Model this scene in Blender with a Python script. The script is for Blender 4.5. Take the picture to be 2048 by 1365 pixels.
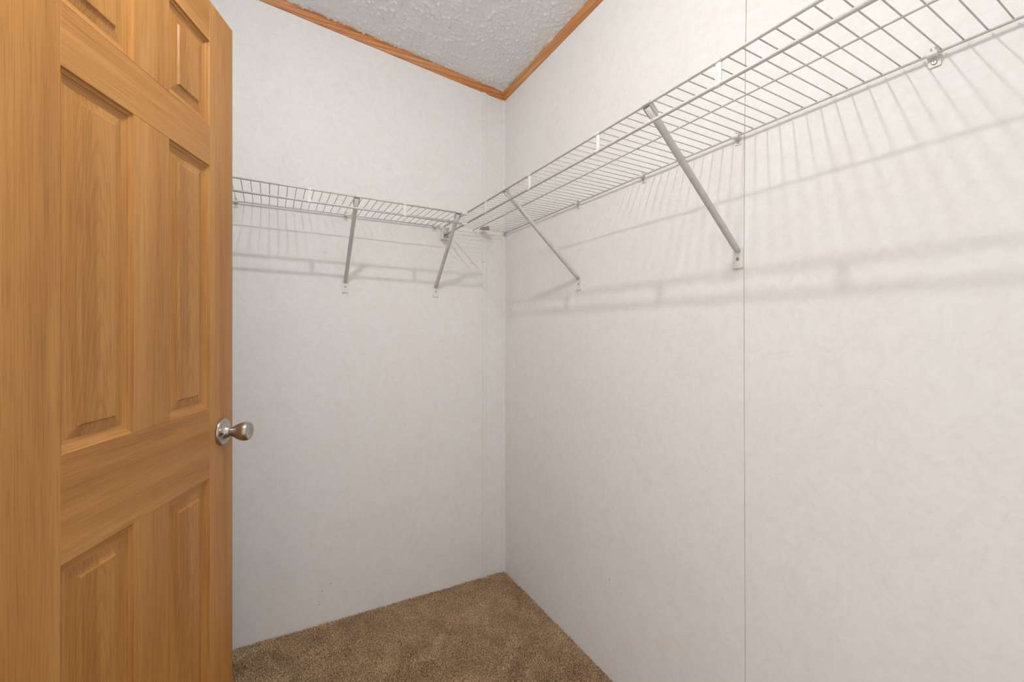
import bpy, bmesh, math
import numpy as np
from mathutils import Vector, Matrix

# ------------------------------------------------------------------ scene, camera, world
for o in list(bpy.data.objects):
    bpy.data.objects.remove(o)
scn = bpy.context.scene
COL = scn.collection

# World frame (metres): room corner at x=0, y=0. wall_back is the plane y=0 (x<0),
# wall_right is the plane x=0 (y<0). The camera stands inside the closet by its doorway.
CAM = (-1.0399, -1.9239, 1.21)
YAW = 29.389
cd = bpy.data.cameras.new('camera')
cam = bpy.data.objects.new('camera', cd)
COL.objects.link(cam)
cam.location = CAM
cam.rotation_euler = (math.pi / 2, 0, -math.radians(YAW))
cd.sensor_fit = 'HORIZONTAL'
cd.sensor_width = 36.0
cd.lens = 862.0 / 2048.0 * 36.0
cd.shift_y = -18.5 / 2048.0
cd.clip_start = 0.02
scn.camera = cam

w = bpy.data.worlds.new('world')
scn.world = w
w.use_nodes = True
bg = w.node_tree.nodes['Background']
bg.inputs[0].default_value = (1.0, 0.985, 0.962, 1)     # light of the room beyond the doorway
bg.inputs[1].default_value = 1.45

scn.view_settings.view_transform = 'Standard'
scn.view_settings.look = 'None'
scn.view_settings.gamma = 1.0
scn.view_settings.use_curve_mapping = False
scn.view_settings.exposure = -0.24

LAMP = (-1.03, -1.30, 2.452)
LAMP_STRENGTH = 1000.0

# ------------------------------------------------------------------ material helpers
def mat(name, base=(0.8, 0.8, 0.8), rough=0.5, metal=0.0):
    m = bpy.data.materials.new(name)
    m.use_nodes = True
    b = m.node_tree.nodes['Principled BSDF']
    b.inputs['Base Color'].default_value = (*base, 1)
    b.inputs['Roughness'].default_value = rough
    b.inputs['Metallic'].default_value = metal
    return m, m.node_tree, b

def N(nt, kind, **kw):
    n = nt.nodes.new(kind)
    for k, v in kw.items():
        setattr(n, k, v)
    return n

def coords(nt, scale=(1, 1, 1), rot=(0, 0, 0)):
    tc = N(nt, 'ShaderNodeTexCoord')
    mp = N(nt, 'ShaderNodeMapping')
    mp.inputs['Scale'].default_value = scale
    mp.inputs['Rotation'].default_value = rot
    nt.links.new(tc.outputs['Object'], mp.inputs['Vector'])
    return mp.outputs['Vector']

def noise(nt, vec, scale, detail=4, rough=0.55, dist=0.0):
    n = N(nt, 'ShaderNodeTexNoise')
    n.inputs['Scale'].default_value = scale
    n.inputs['Detail'].default_value = detail
    n.inputs['Roughness'].default_value = rough
    n.inputs['Distortion'].default_value = dist
    nt.links.new(vec, n.inputs['Vector'])
    return n.outputs['Fac']

def ramp(nt, fac, stops):
    r = N(nt, 'ShaderNodeValToRGB')
    el = r.color_ramp.elements
    while len(el) < len(stops):
        el.new(0.5)
    for e, (p, c) in zip(el, stops):
        e.position = p
        e.color = (*c, 1)
    nt.links.new(fac, r.inputs['Fac'])
    return r.outputs['Color']

def mix(nt, fac, a, b, mode='MIX'):
    m = N(nt, 'ShaderNodeMix', data_type='RGBA', blend_type=mode)
    if isinstance(fac, (int, float)):
        m.inputs[0].default_value = fac
    else:
        nt.links.new(fac, m.inputs[0])
    for sock, v in ((m.inputs[6], a), (m.inputs[7], b)):
        if isinstance(v, tuple):
            sock.default_value = (*v, 1)
        else:
            nt.links.new(v, sock)
    return m.outputs[2]

def bump(nt, h, strength, dist, bsdf):
    b = N(nt, 'ShaderNodeBump')
    b.inputs['Strength'].default_value = strength
    b.inputs['Distance'].default_value = dist
    nt.links.new(h, b.inputs['Height'])
    nt.links.new(b.outputs['Normal'], bsdf.inputs['Normal'])

M = {}

# vinyl-covered wall board with a faint brushed swirl print
m, nt, b = mat('wall_vinyl', rough=0.62)
b.inputs['Specular IOR Level'].default_value = 0.3
v = coords(nt)
f1 = noise(nt, v, 14, 5, 0.6, 2.5)
f2 = noise(nt, v, 45, 4, 0.65, 1.5)
f3 = noise(nt, v, 5, 3, 0.5, 1.0)
c1 = ramp(nt, f1, [(0.30, (0.860, 0.849, 0.836)), (0.52, (0.884, 0.879, 0.870)), (0.72, (0.894, 0.892, 0.887))])
c2 = ramp(nt, f2, [(0.36, (0.975, 0.968, 0.96)), (0.56, (1, 1, 1))])
c3 = ramp(nt, f3, [(0.38, (0.992, 0.982, 0.975)), (0.60, (1, 1, 1))])
c = mix(nt, 1.0, c1, c2, 'MULTIPLY')
c = mix(nt, 1.0, c, c3, 'MULTIPLY')
nt.links.new(c, b.inputs['Base Color'])
bump(nt, f2, 0.10, 0.002, b)
M['wall'] = m

m, nt, b = mat('plain_wall', (0.80, 0.775, 0.74), 0.5)
v = coords(nt)
nt.links.new(ramp(nt, noise(nt, v, 12, 4), [(0.35, (0.76, 0.735, 0.70)), (0.65, (0.81, 0.785, 0.75))]), b.inputs['Base Color'])
M['plain_wall'] = m

m, nt, b = mat('ceiling_texture', (0.74, 0.745, 0.75), 0.85)
v = coords(nt)
f = noise(nt, v, 260, 4, 0.7)
nt.links.new(ramp(nt, f, [(0.3, (0.87, 0.885, 0.90)), (0.65, (0.92, 0.93, 0.94))]), b.inputs['Base Color'])
bump(nt, f, 0.35, 0.003, b)
M['ceiling'] = m

m, nt, b = mat('carpet_backing', (0.20, 0.125, 0.07), 0.95)
v = coords(nt)
nt.links.new(ramp(nt, noise(nt, v, 180, 3), [(0.3, (0.13, 0.08, 0.042)), (0.7, (0.24, 0.155, 0.09))]), b.inputs['Base Color'])
M['backing'] = m

m, nt, b = mat('carpet_pile', (0.30, 0.19, 0.11), 0.95)
v = coords(nt)
fine = noise(nt, v, 170, 2, 0.8)
lean_shade = noise(nt, v, 11, 4, 0.6, 0.8)  # light and dark patches of leaning pile, painted into the colour
cc = ramp(nt, fine, [(0.34, (0.20, 0.115, 0.052)), (0.47, (0.52, 0.330, 0.175)), (0.66, (0.86, 0.61, 0.38))])
cp = ramp(nt, lean_shade, [(0.36, (0.88, 0.86, 0.84)), (0.50, (1, 1, 1)), (0.68, (1.22, 1.25, 1.28))])
nt.links.new(mix(nt, 1.0, cc, cp, 'MULTIPLY'), b.inputs['Base Color'])
b.inputs['Sheen Weight'].default_value = 0.15
M['pile'] = m

def wood(name, axis, dark, mid, light, rough=0.4, figure=1.0, seed=0.0, arch=False):
    """wood veneer with the grain along one local axis"""
    m, nt, b = mat(name, mid, rough)
    long_, across = 1.0, 1.0
    def sc(a, c):
        s = [c, c, c]
        s[axis] = a
        return tuple(s)
    tc = N(nt, 'ShaderNodeTexCoord')
    off = N(nt, 'ShaderNodeVectorMath', operation='ADD')
    off.inputs[1].default_value = (seed, seed * 1.7, seed * 0.6)
    nt.links.new(tc.outputs['Object'], off.inputs[0])
    def mapped(s):
        mp = N(nt, 'ShaderNodeMapping')
        mp.inputs['Scale'].default_value = s
        nt.links.new(off.outputs[0], mp.inputs['Vector'])
        return mp.outputs['Vector']
    broad = noise(nt, mapped(sc(0.9, 16)), 1.0, 3, 0.5, 0.4)
    streak = noise(nt, mapped(sc(3.0, 120)), 1.0, 4, 0.6, 0.2)
    pore = noise(nt, mapped(sc(9, 380)), 1.0, 2, 0.5)
    wv = N(nt, 'ShaderNodeTexWave', wave_type='RINGS', rings_direction='Y' if axis != 1 else 'Z', wave_profile='SIN')
    wv.inputs['Scale'].default_value = 1.0
    wv.inputs['Distortion'].default_value = 5.0
    wv.inputs['Detail'].default_value = 3.0
    wv.inputs['Detail Scale'].default_value = 1.2
    nt.links.new(mapped(sc(1.5, 20)), wv.inputs['Vector'])
    fig = wv.outputs['Fac']
    if arch:
        # flat-sawn figure: stacked arches along the grain, centred on the panel
        sx = N(nt, 'ShaderNodeSeparateXYZ')
        nt.links.new(tc.outputs['Object'], sx.inputs[0])
        def mth(op, a_, b_):
            q = N(nt, 'ShaderNodeMath', operation=op)
            for i_, v_ in enumerate((a_, b_)):
                if isinstance(v_, (int, float)): q.inputs[i_].default_value = v_
                else: nt.links.new(v_, q.inputs[i_])
            return q.outputs[0]
        wob = noise(nt, mapped(sc(4.0, 26)), 1.0, 3, 0.5)
        xx = mth('ADD', sx.outputs[0], mth('MULTIPLY', mth('SUBTRACT', wob, 0.5), 0.022))
        ph = mth('ADD', mth('MULTIPLY', mth('MULTIPLY', xx, xx), 190.0), mth('MULTIPLY', sx.outputs[2], 1.0))
        fig = mth('ADD', mth('MULTIPLY', mth('SINE', mth('MULTIPLY', mth('ADD', ph, mth('MULTIPLY', wob, 0.10)), 95.0), 0.0), 0.5), 0.5)
    c = ramp(nt, broad, [(0.32, dark), (0.5, mid), (0.68, light)])
    s = ramp(nt, streak, [(0.34, (0.90, 0.875, 0.85)), (0.52, (1, 1, 1)), (0.7, (1.05, 1.045, 1.04))])
    p = ramp(nt, pore, [(0.34, (0.79, 0.73, 0.67)), (0.50, (1, 1, 1)), (0.7, (1.05, 1.05, 1.05))])
    g = ramp(nt, fig, [(0.05, (1 - 0.22 * figure, 1 - 0.26 * figure, 1 - 0.30 * figure)), (0.45, (1, 1, 1))])
    c = mix(nt, 1.0, c, s, 'MULTIPLY')
    c = mix(nt, 0.75, c, p, 'MULTIPLY')
    c = mix(nt, 1.0, c, g, 'MULTIPLY')
    nt.links.new(c, b.inputs['Base Color'])
    bump(nt, pore, 0.12, 0.001, b)
    return m

D, Mi, L = (0.405, 0.175, 0.038), (0.485, 0.223, 0.054), (0.545, 0.268, 0.074)
M['wood_v'] = wood('door_wood_upright_grain', 2, D, Mi, L, 0.42, 0.12)
M['wood_h'] = wood('door_wood_level_grain', 0, D, Mi, L, 0.42, 0.2, 0.37)
M['wood_p'] = wood('door_panel_wood', 2, (0.415, 0.184, 0.038), (0.495, 0.232, 0.056), (0.545, 0.277, 0.086), 0.42, 0.5, 0.71, True)
TD, TM, TL = (0.55, 0.195, 0.052), (0.66, 0.285, 0.095), (0.74, 0.37, 0.15)
M['trim_x'] = wood('trim_oak_lengthwise', 0, TD, TM, TL, 0.45, 1.2, 0.13)
M['trim_y'] = wood('trim_oak_return', 1, TD, TM, TL, 0.45, 1.2, 0.29)

def plain(key, name, c1_, c2_, rough, metal=0.0, scale=60):
    m, nt, b = mat(name, c1_, rough, metal)
    v = coords(nt)
    nt.links.new(ramp(nt, noise(nt, v, scale, 3), [(0.35, c1_), (0.65, c2_)]), b.inputs['Base Color'])
    M[key] = m
    return m, nt, b

plain('coat', 'white_vinyl_coated_wire', (0.58, 0.57, 0.54), (0.64, 0.63, 0.60), 0.35)
plain('tube', 'white_painted_steel_tube', (0.60, 0.59, 0.58), (0.65, 0.64, 0.63), 0.4)
plain('plastic', 'white_plastic', (0.78, 0.77, 0.74), (0.82, 0.81, 0.78), 0.35)
plain('screw', 'steel_screw', (0.42, 0.41, 0.40), (0.55, 0.54, 0.52), 0.35, 0.9)
plain('hole', 'dark_recess', (0.02, 0.018, 0.015), (0.035, 0.03, 0.025), 0.8)
plain('card', 'tan_card', (0.62, 0.55, 0.48), (0.68, 0.61, 0.54), 0.9)
plain('tape', 'yellowed_tape', (0.55, 0.34, 0.05), (0.62, 0.42, 0.09), 0.5)
plain('porcelain', 'white_porcelain', (0.80, 0.80, 0.78), (0.84, 0.84, 0.82), 0.2)
plain('speck', 'dark_speck', (0.16, 0.13, 0.10), (0.22, 0.18, 0.14), 0.8)

m, nt, b = mat('satin_nickel', (0.50, 0.46, 0.41), 0.30, 1.0)
v = coords(nt, (40, 600, 40))
f = noise(nt, v, 1.0, 2)
nt.links.new(ramp(nt, f, [(0.3, (0.44, 0.405, 0.365)), (0.7, (0.56, 0.52, 0.475))]), b.inputs['Base Color'])
M['nickel'] = m

m, nt, b = mat('lamp_bulb_glow', (1, 1, 1), 0.4)
b.inputs['Emission Color'].default_value = (1.0, 0.995, 0.985, 1)
b.inputs['Emission Strength'].default_value = LAMP_STRENGTH
M['bulb'] = m

# ------------------------------------------------------------------ mesh helpers
def obj(name, bm, material, parent=None, loc=(0, 0, 0), smooth=False):
    bmesh.ops.recalc_face_normals(bm, faces=bm.faces[:])
    me = bpy.data.meshes.new(name)
    bm.to_mesh(me)
    bm.free()
    if smooth:
        for p in me.polygons:
            p.use_smooth = True
    me.materials.append(M[material])
    o = bpy.data.objects.new(name, me)
    COL.objects.link(o)
    o.location = loc
    if parent is not None:
        o.parent = parent
    return o

def dup(o, parent, loc, rot=None):
    c = o.copy()
    COL.objects.link(c)
    c.parent = parent
    c.location = loc
    if rot is not None:
        c.rotation_euler = rot
    return c

def tag(o, label=None, cat=None, group=None, kind=None):
    if label: o['label'] = label
    if cat: o['category'] = cat
    if group: o['group'] = group
    if kind: o['kind'] = kind
    return o

def empty(name, loc, rz=0.0):
    o = bpy.data.objects.new(name, None)
    COL.objects.link(o)
    o.location = loc
    o.rotation_euler = (0, 0, rz)
    o.empty_display_size = 0.05
    return o

def box(bm, x0, x1, y0, y1, z0, z1):
    vs = [bm.verts.new(p) for p in ((x0, y0, z0), (x1, y0, z0), (x1, y1, z0), (x0, y1, z0),
                                    (x0, y0, z1), (x1, y0, z1), (x1, y1, z1), (x0, y1, z1))]
    for f in ((0, 3, 2, 1), (4, 5, 6, 7), (0, 1, 5, 4), (1, 2, 6, 5), (2, 3, 7, 6), (3, 0, 4, 7)):
        bm.faces.new([vs[i] for i in f])
    return vs

def bbox(x0, x1, y0, y1, z0, z1, bev=0.0, seg=2):
    bm = bmesh.new()
    box(bm, x0, x1, y0, y1, z0, z1)
    if bev:
        bmesh.ops.bevel(bm, geom=bm.edges[:], offset=bev, segments=seg, affect='EDGES')
    return bm

def frame_of(d):
    d = d.normalized()
    a = Vector((0, 0, 1)) if abs(d.z) < 0.9 else Vector((1, 0, 0))
    u = d.cross(a).normalized()
    return u, d.cross(u).normalized()

def path_tube(bm, pts, radii, n=12, caps=True):
    """tube through points, one radius each"""
    pts = [Vector(p) for p in pts]
    if isinstance(radii, (int, float)):
        radii = [radii] * len(pts)
    rings = []
    u0 = None
    for i, p in enumerate(pts):
        d = (pts[min(i + 1, len(pts) - 1)] - pts[max(i - 1, 0)])
        u, v_ = frame_of(d)
        if u0 is not None and u.dot(u0) < 0:
            u, v_ = -u, -v_
        u0 = u
        rings.append([bm.verts.new(p + (u * math.cos(t) + v_ * math.sin(t)) * radii[i])
                      for t in (2 * math.pi * k / n for k in range(n))])
    for a, c in zip(rings, rings[1:]):
        for k in range(n):
            bm.faces.new((a[k], a[(k + 1) % n], c[(k + 1) % n], c[k]))
    if caps:
        bm.faces.new(rings[0][::-1])
        bm.faces.new(rings[-1])

def tube_obj(name, p0, p1, r, material, parent=None, n=12, loc=(0, 0, 0)):
    bm = bmesh.new()
    path_tube(bm, [p0, p1], r, n)
    o = obj(name, bm, material, parent, loc)
    for p in o.data.polygons:
        p.use_smooth = len(p.vertices) == 4
    return o

def prism(bm, loop, off):
    """extrude a closed loop of points by a vector"""
    off = Vector(off)
    a = [bm.verts.new(p) for p in loop]
    c = [bm.verts.new(Vector(p) + off) for p in loop]
    n = len(loop)
    bm.faces.new(a[::-1])
    bm.faces.new(c)
    for k in range(n):
        bm.faces.new((a[k], a[(k + 1) % n], c[(k + 1) % n], c[k]))

def lathe(bm, prof, axis_o, axis_d, n=32):
    o = Vector(axis_o)
    d = Vector(axis_d).normalized()
    u, v_ = frame_of(d)
    rings = []
    for r, t in prof:
        if r < 1e-6:
            rings.append([bm.verts.new(o + d * t)])
        else:
            rings.append([bm.verts.new(o + d * t + (u * math.cos(a) + v_ * math.sin(a)) * r)
                          for a in (2 * math.pi * k / n for k in range(n))])
    for a, c in zip(rings, rings[1:]):
        for k in range(n):
            k2 = (k + 1) % n
            if len(a) == 1 and len(c) == 1:
                continue
            if len(a) == 1:
                bm.faces.new((a[0], c[k], c[k2]))
            elif len(c) == 1:
                bm.faces.new((a[k], a[k2], c[0]))
            else:
                bm.faces.new((a[k], a[k2], c[k2], c[k]))

# ------------------------------------------------------------------ room shell
XW, YF = -1.405, -2.40          # far side wall and the wall behind the camera
HOLE = (-1.75, -1.097, 2.065)   # doorway in the side wall: y from, y to, height
def trim_z(x, y): return 2.379 - 0.1005 * x - 0.0215 * y
def ceil_z(x, y): return trim_z(x, y) + 0.035
def pile_z(x): return -0.004 - 0.018 * x

# floor slab
bm = bmesh.new()
vs = [bm.verts.new((x, y, z)) for x, y, z in (
    (XW - 0.8, YF - 0.1, pile_z(XW) - 0.010), (0.1, YF - 0.1, pile_z(0) - 0.012), (0.1, 0.1, pile_z(0) - 0.012), (XW - 0.8, 0.1, pile_z(XW) - 0.010))]
lo = [bm.verts.new((q.co.x, q.co.y, -0.1)) for q in vs]
bm.faces.new(vs)
bm.faces.new(lo[::-1])
for k in range(4):
    bm.faces.new((vs[k], lo[k], lo[(k + 1) % 4], vs[(k + 1) % 4]))
fl = obj('floor', bm, 'backing')
tag(fl, 'brown floor under the carpet of the closet', 'floor', kind='structure')

# back wall: backing, boards, batten
ZT = 2.72
bm = bmesh.new(); box(bm, XW - 0.1, 0.1, 0.004, 0.10, -0.05, ZT)
wb = obj('wall_back', bm, 'plain_wall')
tag(wb, 'off-white vinyl panelled wall behind the shorter wire shelf', 'wall', kind='structure')
bm = bmesh.new(); box(bm, XW, -0.113, 0.0, 0.004, -0.05, ZT); obj('wall_board', bm, 'wall', wb)
bm = bmesh.new(); box(bm, -0.112, 0.004, 0.0, 0.004, -0.05, ZT); obj('wall_board', bm, 'wall', wb)
# right wall: two boards meeting at an open, slightly crooked seam
bm = bmesh.new(); box(bm, 0.004, 0.10, YF, 0.0, -0.05, ZT)
wr = obj('wall_right', bm, 'hole')
tag(wr, 'off-white vinyl panelled wall with one dark vertical seam', 'wall', kind='structure')
SEAM = [(-0.05, -1.2695), (0.42, -1.2685), (1.40, -1.2655), (1.75, -1.2680), (2.40, -1.2765), (ZT, -1.2795)]
def seam_y(z):
    for (za, ya), (zb, yb) in zip(SEAM, SEAM[1:]):
        if z <= zb:
            return ya + (yb - ya) * (z - za) / (zb - za)
    return SEAM[-1][1]
bm = bmesh.new(); prism(bm, [(0.0, 0.0, -0.05), (0.0, 0.0, ZT)] + [(0.0, y, z) for z, y in SEAM[::-1]], (0.004, 0, 0)); obj('wall_board', bm, 'wall', wr)
bm = bmesh.new(); prism(bm, [(0.0, YF, -0.05), (0.0, YF, ZT)] + [(0.0, y - 0.0010, z) for z, y in SEAM[::-1]], (0.004, 0, 0)); obj('wall_board', bm, 'wall', wr)
# side wall with the doorway, and the wall behind the camera
bm = bmesh.new()
box(bm, XW - 0.10, XW, HOLE[1], 0.004, -0.05, ZT)
box(bm, XW - 0.10, XW, YF, HOLE[0], -0.05, ZT)
box(bm, XW - 0.10, XW, HOLE[0], HOLE[1], HOLE[2], ZT)
tag(obj('wall_left', bm, 'wall'), 'off-white side wall with the open doorway behind the wooden door', 'wall', kind='structure')
bm = bmesh.new()
box(bm, XW - 0.1, -1.22, YF - 0.1, YF, -0.05, ZT)
box(bm, -0.42, 0.1, YF - 0.1, YF, -0.05, ZT)
box(bm, -1.22, -0.42, YF - 0.1, YF, 2.065, ZT)  # header over an unseen opening, added to let fill light in
tag(obj('wall_front', bm, 'wall'), 'off-white wall with an added opening for fill light, at the far end of the long shelf', 'wall', kind='structure')

# sprayed texture ceiling, a displaced grid
rng = np.random.default_rng(7)
STEP = 0.0042
nx, ny = int((0.0 - XW + 0.004) / STEP), int((-YF + 0.004) / STEP)
gx = np.linspace(XW - 0.002, 0.002, nx); gy = np.linspace(YF - 0.002, 0.002, ny)
GX, GY = np.meshgrid(gx, gy, indexing='ij')
def smooth2(a, k):
    for _ in range(k):
        a = (a + np.roll(a, 1, 0) + np.roll(a, -1, 0) + np.roll(a, 1, 1) + np.roll(a, -1, 1)) / 5
    return a
blob = rng.random((nx, ny))
dens = smooth2(rng.random((nx, ny)), 12); dens = (dens - dens.mean()) / dens.std()
hgt = np.where(blob > 0.88 - 0.05 * dens, 0.25 + rng.random((nx, ny)) ** 2, 0.0)
hgt = hgt * 0.55 + smooth2(hgt, 1) * 1.5 + smooth2(hgt, 4) * 0.8
Zc = ceil_z(GX, GY) - 0.0058 * hgt + 0.0005 * rng.standard_normal((nx, ny))
verts = np.stack([GX, GY, Zc], -1).reshape(-1, 3)
idx = np.arange(nx * ny).reshape(nx, ny)
quads = np.stack([idx[:-1, :-1], idx[:-1, 1:], idx[1:, 1:], idx[1:, :-1]], -1).reshape(-1, 4)
def np_mesh(name, verts, faces, material):
    me = bpy.data.meshes.new(name)
    nf, k = faces.shape
    me.vertices.add(len(verts)); me.vertices.foreach_set('co', verts.astype(np.float32).ravel())
    me.loops.add(nf * k); me.loops.foreach_set('vertex_index', faces.astype(np.int32).ravel())
    me.polygons.add(nf); me.polygons.foreach_set('loop_start', np.arange(0, nf * k, k, dtype=np.int32))
    me.update(calc_edges=True)
    me.validate()
    me.materials.append(M[material])
    o = bpy.data.objects.new(name, me)
    COL.objects.link(o)
    return o
ce = np_mesh('ceiling', verts, quads, 'ceiling')
tag(ce, 'grey-white sprayed texture ceiling sloping up from the corner', 'ceiling', kind='structure')

# oak cove trim under the ceiling, mitred in the corner
PROF = [(0, 0), (0.005, 0.0), (0.0065, 0.003), (0.0075, 0.011), (0.0095, 0.019), (0.0125, 0.025), (0.0158, 0.0285), (0.016, 0.037), (0, 0.037)]
bm = bmesh.new()
a = [bm.verts.new((XW, -p, trim_z(XW, 0) + dz)) for p, dz in PROF]
c = [bm.verts.new((-p, -p, trim_z(-p, 0) + dz)) for p, dz in PROF]
n = len(PROF)
for k in range(n): bm.faces.new((a[k], a[(k + 1) % n], c[(k + 1) % n], c[k]))
bm.faces.new(a); bm.faces.new(c[::-1])
tag(obj('trim_1', bm, 'trim_x'), 'orange oak ceiling trim rising over the shorter shelf wall', 'trim', kind='structure')
bm = bmesh.new()
a = [bm.verts.new((-p, YF, trim_z(0, YF) + dz)) for p, dz in PROF]
c = [bm.verts.new((-p, -p, trim_z(0, -p) + dz)) for p, dz in PROF]
for k in range(n): bm.faces.new((a[k], a[(k + 1) % n], c[(k + 1) % n], c[k]))
bm.faces.new(a); bm.faces.new(c[::-1])
tag(obj('trim_2', bm, 'trim_y'), 'orange oak ceiling trim along the wall with the dark seam', 'trim', kind='structure')

# vertical vinyl strips: corner bead, seam battens
bm = bmesh.new()
prism(bm, [(0, 0, -0.03), (-0.013, 0, -0.03), (-0.013, -0.0030, -0.03), (-0.0060, -0.0042, -0.03), (-0.0042, -0.0060, -0.03), (-0.0030, -0.010, -0.03), (0, -0.010, -0.03)], (0, 0, 2.414))
tag(obj('trim_3', bm, 'wall'), 'narrow off-white corner bead running up the room corner', 'trim', kind='structure')
bm = bmesh.new()
prism(bm, [(-0.1235, 0, -0.03), (-0.1235, -0.0040, -0.03), (-0.1222, -0.0050, -0.03), (-0.1025, -0.0042, -0.03), (-0.1012, -0.0030, -0.03), (-0.1012, 0, -0.03)], (0, 0, 2.424))
tag(obj('trim_4', bm, 'wall'), 'narrow off-white batten strip beside the room corner', 'trim', kind='structure')
bm = bmesh.new()
za, zb = -0.03, 2.414
lp = [(0, -1.2420, za), (0, -1.2480, zb)]
zs = [zb, 1.75, 1.40, 0.42, za]
prism(bm, lp + [(0, seam_y(z) + 0.0004, z) for z in zs], (-0.0012, 0, 0))
tag(obj('trim_5', bm, 'wall'), 'flat off-white batten strip along the dark wall seam', 'trim', kind='structure')

# ------------------------------------------------------------------ carpet pile (uncountable)
SP = 0.0036
cx = np.arange(XW + 0.003, -0.001, SP); cy = np.arange(-1.62, -0.001, SP)
PX, PY = np.meshgrid(cx, cy, indexing='ij')
PX = (PX + rng.uniform(-0.45, 0.45, PX.shape) * SP).ravel(); PY = (PY + rng.uniform(-0.45, 0.45, PY.shape) * SP).ravel()
PX = np.minimum(PX, -0.0025); PY = np.minimum(PY, -0.002)
nt_ = len(PX)
# slow field of pile lean, as left by feet and the vacuum cleaner
def field(seed):
    r = np.random.default_rng(seed)
    out = np.zeros(nt_)
    for k in range(14):
        fx, fy = r.normal(0, 20, 2); ph = r.uniform(0, 6.28)
        out += np.sin(fx * PX + fy * PY + ph)
    return out / 2.6
lx = 0.0022 * np.tanh(field(3) * 1.3) + rng.normal(0, 0.0014, nt_)
ly = 0.0022 * np.tanh(field(4) * 1.3) + rng.normal(0, 0.0014, nt_)
top = pile_z(PX) + rng.normal(0, 0.0017, nt_)
base = pile_z(PX) - 0.012
ang = rng.uniform(0, 6.28, nt_)
TV = []
for lvl, (rad, frac) in enumerate(((0.0015, 0.0), (0.0021, 0.62), (0.0013, 1.0))):
    for k in range(3):
        t = ang + k * 2.0944 + lvl * 0.5
        TV.append(np.stack([np.minimum(PX + lx * frac ** 2 + rad * np.cos(t), -0.0002), np.minimum(PY + ly * frac ** 2 + rad * np.sin(t), -0.0002),
                            base + (top - base) * frac + (rng.normal(0, 0.0006, nt_) if lvl == 2 else 0)], -1))
TV = np.stack(TV, 1)
tri = []
for a_, b_ in ((0, 3), (3, 6)):
    for k in range(3):
        k2 = (k + 1) % 3
        tri += [(a_ + k, a_ + k2, b_ + k2), (a_ + k, b_ + k2, b_ + k)]
tri.append((6, 7, 8))
tri = np.array(tri)
faces = (np.arange(nt_)[:, None, None] * 9 + tri[None]).reshape(-1, 3)
cp_ = np_mesh('carpet_pile', TV.reshape(-1, 3), faces, 'pile')
tag(cp_, 'brown cut pile carpet covering the closet floor', 'carpet', kind='stuff')

# ------------------------------------------------------------------ the door
DW, DT, DB, DH = 0.638, 0.036, 0.035, 2.045
dv = Vector((0.37227, 0.92812, 0))
edge = Vector((-1.12874, -0.50163, 0))
hinge = edge - dv * DW
door = empty('door_1', (hinge.x, hinge.y, 0), math.atan2(dv.y, dv.x))
tag(door, 'open six-panel honey oak door with a satin metal knob', 'door', kind='structure')
# local frame: x from hinge to free edge, visible face at y=0 looking to -y
XS = [0.0, DW - 0.5255, DW - 0.3705, DW - 0.2665, DW - 0.1120, DW]
ZR = [DB, 0.265, 0.842, 1.0163, 1.628, 1.7285, 1.9405, DH]
FT = 0.012
def slab(name, x0, x1, z0, z1, y0, y1, material):
    return obj(name, bbox(x0, x1, y0, y1, z0, z1, 0.0006, 1), material, door)
slab('core', 0.001, DW - 0.001, DB + 0.001, DH - 0.001, FT, DT, 'wood_v')
for x0, x1 in ((XS[0], XS[1]), (XS[4], XS[5])):
    slab('stile', x0, x1, ZR[0], ZR[7], 0, FT, 'wood_v')
for i in (0, 2, 4, 6):
    slab('rail', XS[1], XS[4], ZR[i], ZR[i + 1], 0, FT, 'wood_h')
for i in (1, 3, 5):
    slab('mullion', XS[2], XS[3], ZR[i], ZR[i + 1], 0, FT, 'wood_v')
def rect_loft(bm, x0, x1, z0, z1, prof, cap):
    rings = []
    for w_, d_ in prof:
        rings.append([bm.verts.new(p) for p in ((x0 + w_, d_, z0 + w_), (x1 - w_, d_, z0 + w_), (x1 - w_, d_, z1 - w_), (x0 + w_, d_, z1 - w_))])
    for a_, b_ in zip(rings, rings[1:]):
        for k in range(4):
            bm.faces.new((a_[k], a_[(k + 1) % 4], b_[(k + 1) % 4], b_[k]))
    if cap:
        bm.faces.new(rings[-1])
for i in (1, 3, 5):
    for x0, x1 in ((XS[1], XS[2]), (XS[3], XS[4])):
        z0, z1 = ZR[i], ZR[i + 1]
        for part, prof, cap in (
            ('moulding', [(0, 0.0), (0.0010, 0.0034), (0.0072, 0.0050), (0.0080, 0.0074), (0.0150, 0.0098), (0.0185, 0.0104)], False),
            ('panel', [(0.0185, 0.0104), (0.0375, 0.0066), (0.0400, 0.0030), (0.0412, 0.0027)], True)):
            # mitred faces: uprights and levels carry their own grain
            bm = bmesh.new()
            xc, zc0 = (x0 + x1) / 2, (z0 + z1) / 2 - 0.11 * (i - 2) + 0.03 * (x0 > 0.3)
            rect_loft(bm, x0 - xc, x1 - xc, z0 - zc0, z1 - zc0, prof, cap)
            o = obj(part, bm, 'wood_p' if cap else 'wood_v', door, (xc, 0, zc0))
            o.data.materials.append(M['wood_h'])
            for p in o.data.polygons:
                nrm = p.normal
                if not cap and abs(nrm.z) > abs(nrm.x):
                    p.material_index = 1
            # the bmesh normals must look out of the door (-y)
            if sum(p.normal.y * p.area for p in o.data.polygons) > 0:
                o.data.flip_normals()
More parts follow.
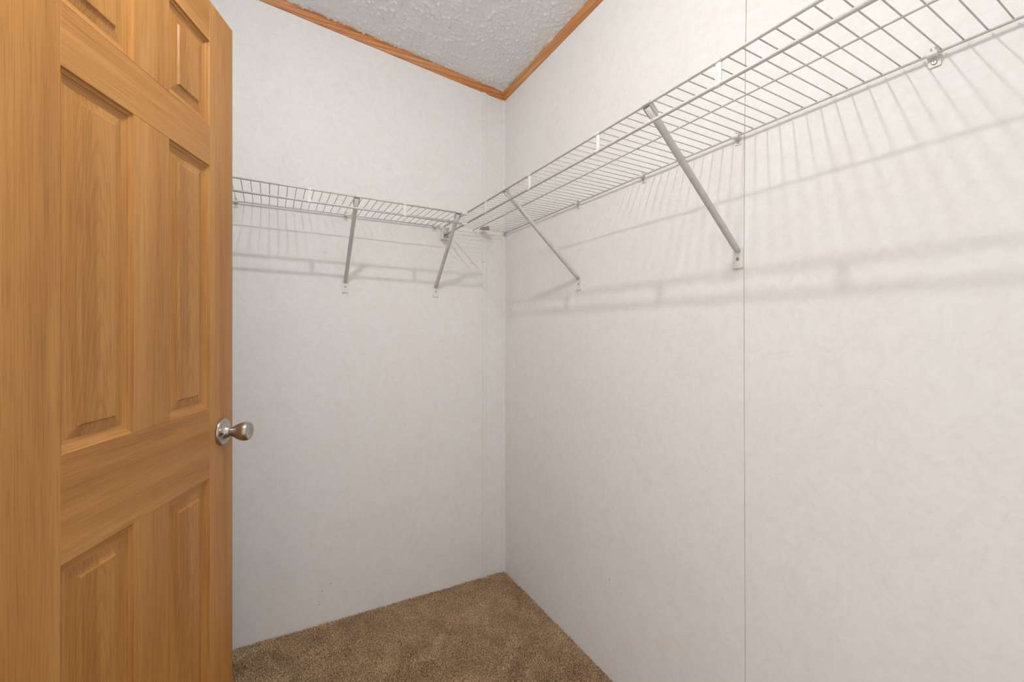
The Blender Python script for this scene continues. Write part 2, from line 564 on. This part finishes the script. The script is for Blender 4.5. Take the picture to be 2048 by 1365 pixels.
# knob: rosette, tulip knob, privacy hole
kx, kz = DW - 0.0530, 0.9445
bm = bmesh.new()
lathe(bm, [(0.0, 0.066), (0.012, 0.0665), (0.0185, 0.0685), (0.0215, 0.0685), (0.0240, 0.0655), (0.0252, 0.059), (0.0245, 0.052), (0.0215, 0.043), (0.0170, 0.034), (0.0135, 0.028), (0.0120, 0.024), (0.0116, 0.0195), (0.0, 0.0195)], (kx, 0, kz), (0, -1, 0), 40)
knob = obj('door_knob', bm, 'nickel', door, smooth=True)
knob['label'] = 'satin metal tulip knob'
bm = bmesh.new()
lathe(bm, [(0.0, 0.0), (0.0345, 0.0), (0.0350, 0.0015), (0.0345, 0.004), (0.0325, 0.0065), (0.0300, 0.0072), (0.0245, 0.0078), (0.0195, 0.0098), (0.0165, 0.0135), (0.0152, 0.0180), (0.0146, 0.0215), (0.0118, 0.0218), (0.0, 0.0215)], (kx, 0, kz), (0, -1, 0), 48)
obj('rosette', bm, 'nickel', knob, smooth=True)
bm = bmesh.new()
lathe(bm, [(0.0, 0.0115), (0.0026, 0.0115), (0.0026, 0.0085), (0.0, 0.0085)], (kx - 0.0215, 0, kz - 0.001), (0, -1, 0), 14)
obj('privacy_hole', bm, 'hole', knob)
# three butt hinges on the hanging side
for hz_ in (0.25, 1.05, 1.82):
    o = tube_obj('hinge', (-0.006, 0.004, hz_ - 0.045), (-0.006, 0.004, hz_ + 0.045), 0.006, 'nickel', door)

# ------------------------------------------------------------------ wire shelves
WIRE_R, RAIL_R, ROD_R, MID_R, BACK_R = 0.00125, 0.0033, 0.0038, 0.0020, 0.0024

# small wall clip: built once facing -x with its loop round the back rail at local origin
def clip_mesh():
    bm = bmesh.new()
    # base tab on the wall (wall plane at local x = +0.011)
    pr = [(-0.0085, -0.0195), (0.0085, -0.0195), (0.0092, -0.004), (0.006, 0.010), (-0.006, 0.010), (-0.0092, -0.004)]
    prism(bm, [(0.0085, y, z) for y, z in pr], (0.0025, 0, 0))
    # saddle round the rail
    n_ = 14
    inner, outer, L_ = BACK_R + 0.0004, BACK_R + 0.0026, 0.0075
    ring = []
    for k in range(n_ + 1):
        t = math.radians(-70 + 270 * k / n_) + math.pi / 2
        for s in (-L_, L_):
            ring.append((bm.verts.new((inner * math.cos(t), s, inner * math.sin(t))), bm.verts.new((outer * math.cos(t), s, outer * math.sin(t)))))
    for k in range(n_):
        i0, o0 = ring[2 * k]; i1, o1 = ring[2 * k + 1]; i2, o2 = ring[2 * k + 2]; i3, o3 = ring[2 * k + 3]
        bm.faces.new((o0, o1, o3, o2)); bm.faces.new((i0, i2, i3, i1)); bm.faces.new((o0, o2, i2, i0)); bm.faces.new((o1, i1, i3, o3))
    # web from the saddle to the tab, and the two prongs above
    box(bm, 0.002, 0.0095, -0.0065, 0.0065, -0.0055, -0.0030)
    path_tube(bm, [(0.0085, -0.004, 0.009), (0.001, -0.004, 0.0125), (-0.003, -0.004, 0.0115)], [0.0022, 0.0022, 0.0016], 8)
    path_tube(bm, [(0.0085, 0.0035, 0.009), (0.003, 0.0035, 0.0135)], [0.0018, 0.0012], 8)
    return bm
def screw_mesh():
    bm = bmesh.new()
    lathe(bm, [(0.0, 0.0012), (0.0012, 0.0012), (0.0014, 0.0022), (0.0030, 0.0022), (0.0042, 0.0008), (0.0042, 0.0)], (0, 0, 0), (-1, 0, 0), 14)
    return bm
CLIP = SCREW = None
def add_clip(parent, loc, rz):
    global CLIP, SCREW
    if CLIP is None:
        CLIP = obj('wall_clip', clip_mesh(), 'plastic', parent, loc)
        SCREW = obj('screw', screw_mesh(), 'screw', CLIP, (0.0085, 0, -0.0120))
        CLIP.rotation_euler = (0, 0, rz)
        return CLIP
    c_ = dup(CLIP, parent, loc, (0, 0, rz))
    dup(SCREW, c_, (0.0085, 0, -0.0120))
    return c_

def spacer_mesh(h):
    """flat strap hooked over the front rail and down round the hanging rod, its web across local x"""
    bm = bmesh.new()
    hw, th = 0.0062, 0.0011
    # a shallow folded strap, crease down the middle
    lp = [(-th, -hw, 0), (-th - 0.0016, 0, 0), (-th, hw, 0), (th, hw, 0), (th - 0.0016, 0, 0), (th, -hw, 0)]
    prism(bm, lp, (0, 0, h))
    path_tube(bm, [(0, -hw, h + 0.0002), (0, hw, h + 0.0002)], RAIL_R + 0.0011, 12)
    path_tube(bm, [(0, -hw * 0.85, 0), (0, hw * 0.85, 0)], ROD_R + 0.0008, 12)
    return bm

# ---- long shelf along wall_right
FX, ZD = -0.3255, 1.7040            # front rail line, rail height
RODZ = 1.6610
S1 = empty('wire_shelf', (-0.16, -1.18, ZD))
tag(S1, 'long white wire shelf fixed to the wall with the dark seam', 'shelf', 'white wire closet shelves')
def rel(p): return (p[0] + 0.16, p[1] + 1.18, p[2] - ZD)
Y1 = -0.004; Y2 = YF + 0.004
tube_obj('front_rail', rel((FX, Y2, ZD)), rel((FX, Y1, ZD)), RAIL_R, 'coat', S1, 14)
tube_obj('hanging_rod', rel((FX, Y2, RODZ)), rel((FX, Y1 - 0.004, RODZ)), ROD_R, 'coat', S1, 14)
tube_obj('middle_rail', rel((-0.175, Y2, ZD)), rel((-0.175, Y1, ZD)), MID_R, 'coat', S1, 12)
tube_obj('back_rail', rel((-0.0115, Y2, ZD)), rel((-0.0115, Y1 - 0.006, ZD)), BACK_R, 'coat', S1, 12)
wire0 = tube_obj('wire', (FX, 0, 0), (-0.0085, 0, 0), WIRE_R, 'coat', S1, 8)
ys = [-1.2951 - 0.02823 * k for k in range(-45, 40)]
ys = [y for y in ys if Y2 + 0.01 < y < -0.012]
for i, y in enumerate(ys):
    loc = (0.16, y + 1.18, RAIL_R + 0.0002)
    if i == 0: wire0.location = loc
    else: dup(wire0, S1, loc)
sp0 = obj('rod_spacer', spacer_mesh(ZD - RODZ), 'plastic', S1)
for i, y in enumerate((-0.4550, -0.7677, -1.0925, -1.4235, -1.754, -2.085)):
    loc = rel((FX, y, RODZ))
    if i == 0: sp0.location = loc
    else: dup(sp0, S1, loc)
for y in (-0.0125, -0.6036, -0.9342, -1.2528, -1.6228, -2.0):
    add_clip(S1, rel((-0.0115, y, ZD)), 0.0)
tube_obj('yellow_tape', rel((-0.175, -1.0845, ZD)), rel((-0.175, -1.0770, ZD)), MID_R + 0.0007, 'tape', S1, 10)

# ---- shorter shelf along wall_back, its front butting into the long shelf
FY = -0.280
def fz(x): return 1.7065 + (x + 1.143) * (1.6965 - 1.7065) / 0.81
ZB = 1.6990
XA, XB = XW + 0.004, -0.3305
S2 = empty('wire_shelf', (-0.87, -0.14, ZB))
tag(S2, 'shorter white wire shelf butting into the long shelf near corner', 'shelf', 'white wire closet shelves')
def rel2(p): return (p[0] + 0.87, p[1] + 0.14, p[2] - ZB)
DROP = 0.0425
tube_obj('front_rail', rel2((XA, FY, fz(XA))), rel2((XB, FY, fz(XB))), RAIL_R, 'coat', S2, 14)
tube_obj('hanging_rod', rel2((XA, FY, fz(XA) - DROP)), rel2((XB - 0.002, FY, fz(XB) - DROP)), ROD_R, 'coat', S2, 14)
tube_obj('middle_rail', rel2((XA, FY / 2, (fz(XA) + ZB) / 2)), rel2((XB - 0.004, FY / 2, (fz(XB) + ZB) / 2)), MID_R, 'coat', S2, 12)
tube_obj('back_rail', rel2((XA, -0.0115, ZB)), rel2((-0.345, -0.0115, ZB)), BACK_R, 'coat', S2, 12)
LW = abs(FY) - 0.0085
wire2 = tube_obj('wire', (0, 0, 0), (0, -LW, 0), WIRE_R, 'coat', S2, 8)
first = True
for k in range(-12, 40):
    x = -1.1482 + 0.02726 * k
    if not (XA + 0.008 < x < -0.348):
        continue
    zb_, zf_ = ZB + RAIL_R, fz(x) + RAIL_R
    tilt = -math.atan2(zf_ - zb_, LW)
    loc = rel2((x, -0.0085, zb_))
    if first:
        wire2.location = loc; wire2.rotation_euler = (tilt, 0, 0); first = False
    else:
        dup(wire2, S2, loc, (tilt, 0, 0))
sp2 = obj('rod_spacer', spacer_mesh(DROP), 'plastic', S2)
for i, x in enumerate((-0.9192, -0.5862, -1.2500)):
    loc = rel2((x, FY, fz(x) - DROP))
    if i == 0:
        sp2.location = loc; sp2.rotation_euler = (0, 0, math.pi / 2)
    else:
        dup(sp2, S2, loc, (0, 0, math.pi / 2))
for x in (-0.7600, -0.3715, -1.15):
    add_clip(S2, rel2((x, -0.0115, ZB)), math.pi / 2)
# joining clips where the shorter shelf hooks on the long one
for dz in (0.0, -DROP):
    bm = bmesh.new()
    zz = fz(XB) + dz
    path_tube(bm, [rel2((XB - 0.020, FY, zz + 0.0002)), rel2((XB + 0.003, FY, zz + 0.0002))], ROD_R + 0.0009, 12)
    path_tube(bm, [rel2((FX, FY - 0.007, (ZD if dz == 0 else RODZ))), rel2((FX, FY + 0.007, (ZD if dz == 0 else RODZ)))], ROD_R + 0.0014, 12)
    obj('joining_clip', bm, 'plastic', S2)

# ------------------------------------------------------------------ diagonal braces
def brace_parts(root, length_h, rise):
    """brace in its own frame: wall plane x=0, running out to -x and up; origin at the tube foot"""
    foot = Vector((-0.006, 0, 0))
    topp = Vector((-length_h, 0, rise))
    d = (topp - foot).normalized()
    bm = bmesh.new()
    k = topp - d * 0.075
    path_tube(bm, [foot - d * 0.004, foot + d * 0.012, k, k + d * 0.02, topp - d * 0.006], [0.0066, 0.0080, 0.0080, 0.0086, 0.0092], 18)
    o = obj('tube', bm, 'tube', root)
    for p in o.data.polygons: p.use_smooth = len(p.vertices) == 4
    # open hook over the front rail
    bm = bmesh.new()
    nn = 12
    rin, rout, hw = RAIL_R + 0.0003, RAIL_R + 0.0019, 0.0105
    cen = topp
    prev = None
    for q in range(nn + 1):
        t = math.radians(200 - 235 * q / nn)
        cur = [bm.verts.new(cen + Vector((r_ * math.cos(t), s, r_ * math.sin(t)))) for s in (-hw, hw) for r_ in (rin, rout)]
        if prev:
            i0, o0, i1, o1 = prev; j0, p0, j1, p1 = cur
            bm.faces.new((o0, p0, p1, o1)); bm.faces.new((i0, i1, j1, j0)); bm.faces.new((i0, j0, p0, o0)); bm.faces.new((i1, o1, p1, j1))
        prev = cur
    # cheeks folding down on to the tube
    for s in (-1, 1):
        a_ = topp - d * 0.002; b_ = topp - d * 0.030
        nrm = Vector((d.z, 0, -d.x))
        lp = [a_ + nrm * 0.0075, a_ - nrm * 0.0060, b_ - nrm * 0.0035, b_ + nrm * 0.0060]
        prism(bm, [p + Vector((0, s * 0.0094, 0)) for p in lp], (0, s * 0.0012, 0))
    obj('rail_hook', bm, 'tube', root)
    bm = bbox(-0.0024, -0.0001, -0.0133, 0.0133, -0.0470, 0.0060, 0.0009, 1)
    box(bm, -0.0052, -0.0020, -0.0133, 0.0133, -0.0470, -0.0435)
    pl = obj('foot_plate', bm, 'plastic', root)
    s = obj('screw', screw_mesh(), 'screw', pl, (-0.0024, 0, -0.0235))

def brace(label, foot, rz, length_h, top_z):
    r = empty('shelf_brace', foot, rz)
    tag(r, label, 'brace', 'white diagonal shelf braces')
    brace_parts(r, length_h, top_z - foot[2])
    return r
brace('white diagonal brace of the long shelf, footed beside the dark wall seam', (0 - 0.0012, -1.2520, 1.4180), 0, 0.3243, ZD)
brace('white diagonal brace of the long shelf, footed on plain wall near corner', (0, -0.6036, 1.4180), 0, 0.3255, ZD)
brace('white diagonal brace of the shorter shelf, with wall on both sides of its foot', (-0.7615, 0, 1.4220), math.pi / 2, 0.280, fz(-0.7615))
brace('white diagonal brace crossing in front of the white shelf end bracket', (-0.3650, 0, 1.4200), math.pi / 2, 0.280, fz(-0.3650))

# cup bracket on wall_back that takes the ends of the long shelf's rail and rod
EB = empty('shelf_end_bracket', (-0.3255, 0, 1.640))
tag(EB, 'white cup bracket on the wall holding the long shelf end', 'bracket')
obj('back_plate', bbox(-0.0165, 0.0165, -0.0030, 0, 0.0, 0.056, 0.0006, 1), 'plastic', EB)
obj('cheek', bbox(-0.0165, -0.0120, -0.0360, -0.0030, 0.0, 0.056, 0.0008, 1), 'plastic', EB)
obj('cheek', bbox(0.0120, 0.0165, -0.0360, -0.0030, 0.0, 0.056, 0.0008, 1), 'plastic', EB)
obj('cup_floor', bbox(-0.0120, 0.0120, -0.0360, -0.0030, 0.0, 0.0040, 0.0006, 1), 'plastic', EB)

# small scrap of card lying on the long shelf in the corner
bm = bmesh.new()
zc_ = ZD + RAIL_R + WIRE_R + 0.0006
prism(bm, [(-0.160, -0.072, zc_), (-0.135, -0.095, zc_), (-0.098, -0.030, zc_), (-0.118, -0.008, zc_), (-0.148, -0.012, zc_)], (0, 0, 0.0012))
cs = obj('card_scrap', bm, 'card')
tag(cs, 'small tan scrap of card lying on the long wire shelf', 'card')

# nail head in the batten by the corner, and small scuffs low on the walls
bm = bmesh.new(); lathe(bm, [(0.0, 0.0008), (0.0016, 0.0008), (0.0022, 0.0)], (-0.1206, -0.0049, 1.553), (0, -1, 0), 10)
tag(obj('nail_head', bm, 'speck'), 'tiny dark nail head in the batten beside the corner', 'nail')

# small dark scuffs low on the boards
for nm, par, pts in (('wb', wb, [(-0.8189, 0.1665, 0.0040, 0.6), (-0.8513, 0.1440, 0.0032, -0.9), (-0.8626, 0.0931, 0.0040, -0.8), (-0.4227, 0.0330, 0.0025, 0.2)]),
                     ('wr', wr, [(-0.7745, 0.3401, 0.0040, 0.7), (-0.8336, 0.3240, 0.0025, 0.1)])):
    for a_, z_, l_, t_ in pts:
        u_ = Vector((math.cos(t_), math.sin(t_)))
        n_ = Vector((-u_.y, u_.x))
        ring = [u_ * l_ * ca_ + n_ * l_ * 0.32 * sa_ for ca_, sa_ in ((1, 0), (0.5, 0.8), (-0.5, 1), (-1, 0), (-0.4, -0.8), (0.5, -0.6))]
        bm = bmesh.new()
        if nm == 'wb':
            prism(bm, [(a_ + p.x, -0.0004, z_ + p.y) for p in ring], (0, 0.0004, 0))
        else:
            prism(bm, [(-0.0004, a_ + p.x, z_ + p.y) for p in ring], (0.0004, 0, 0))
        obj('scuff_mark', bm, 'speck', par)

# ------------------------------------------------------------------ the closet's lamp (above the frame)
LP = empty('ceiling_lamp', (LAMP[0], LAMP[1], ceil_z(LAMP[0], LAMP[1])))
tag(LP, 'small round lamp in a white holder on the sloping ceiling', 'lamp')
hh = ceil_z(LAMP[0], LAMP[1]) - LAMP[2]
rv_ = 0.0123
bm = bmesh.new()
lathe(bm, [(0.0, 0.004), (0.055, 0.004), (0.055, -0.006), (0.050, -0.012), (0.032, -0.018), (0.020, -0.034), (0.009, -0.042), (0.006, -hh + rv_ - 0.0006), (0.0, -hh + rv_ - 0.0006)], (0, 0, 0), (0, 0, 1), 28)
obj('lampholder', bm, 'porcelain', LP, smooth=True)
bm = bmesh.new()
r, rv = 0.032, rv_           # a flat frosted lens in the mouth of the holder
prof = [(0.0, -hh - rv)] + [(r * math.sin(t), -hh - rv * math.cos(t)) for t in (math.pi * k / 16 for k in range(1, 16))] + [(0.0, -hh + rv)]
lathe(bm, prof, (0, 0, 0), (0, 0, 1), 24)
obj('bulb', bm, 'bulb', LP, smooth=True)
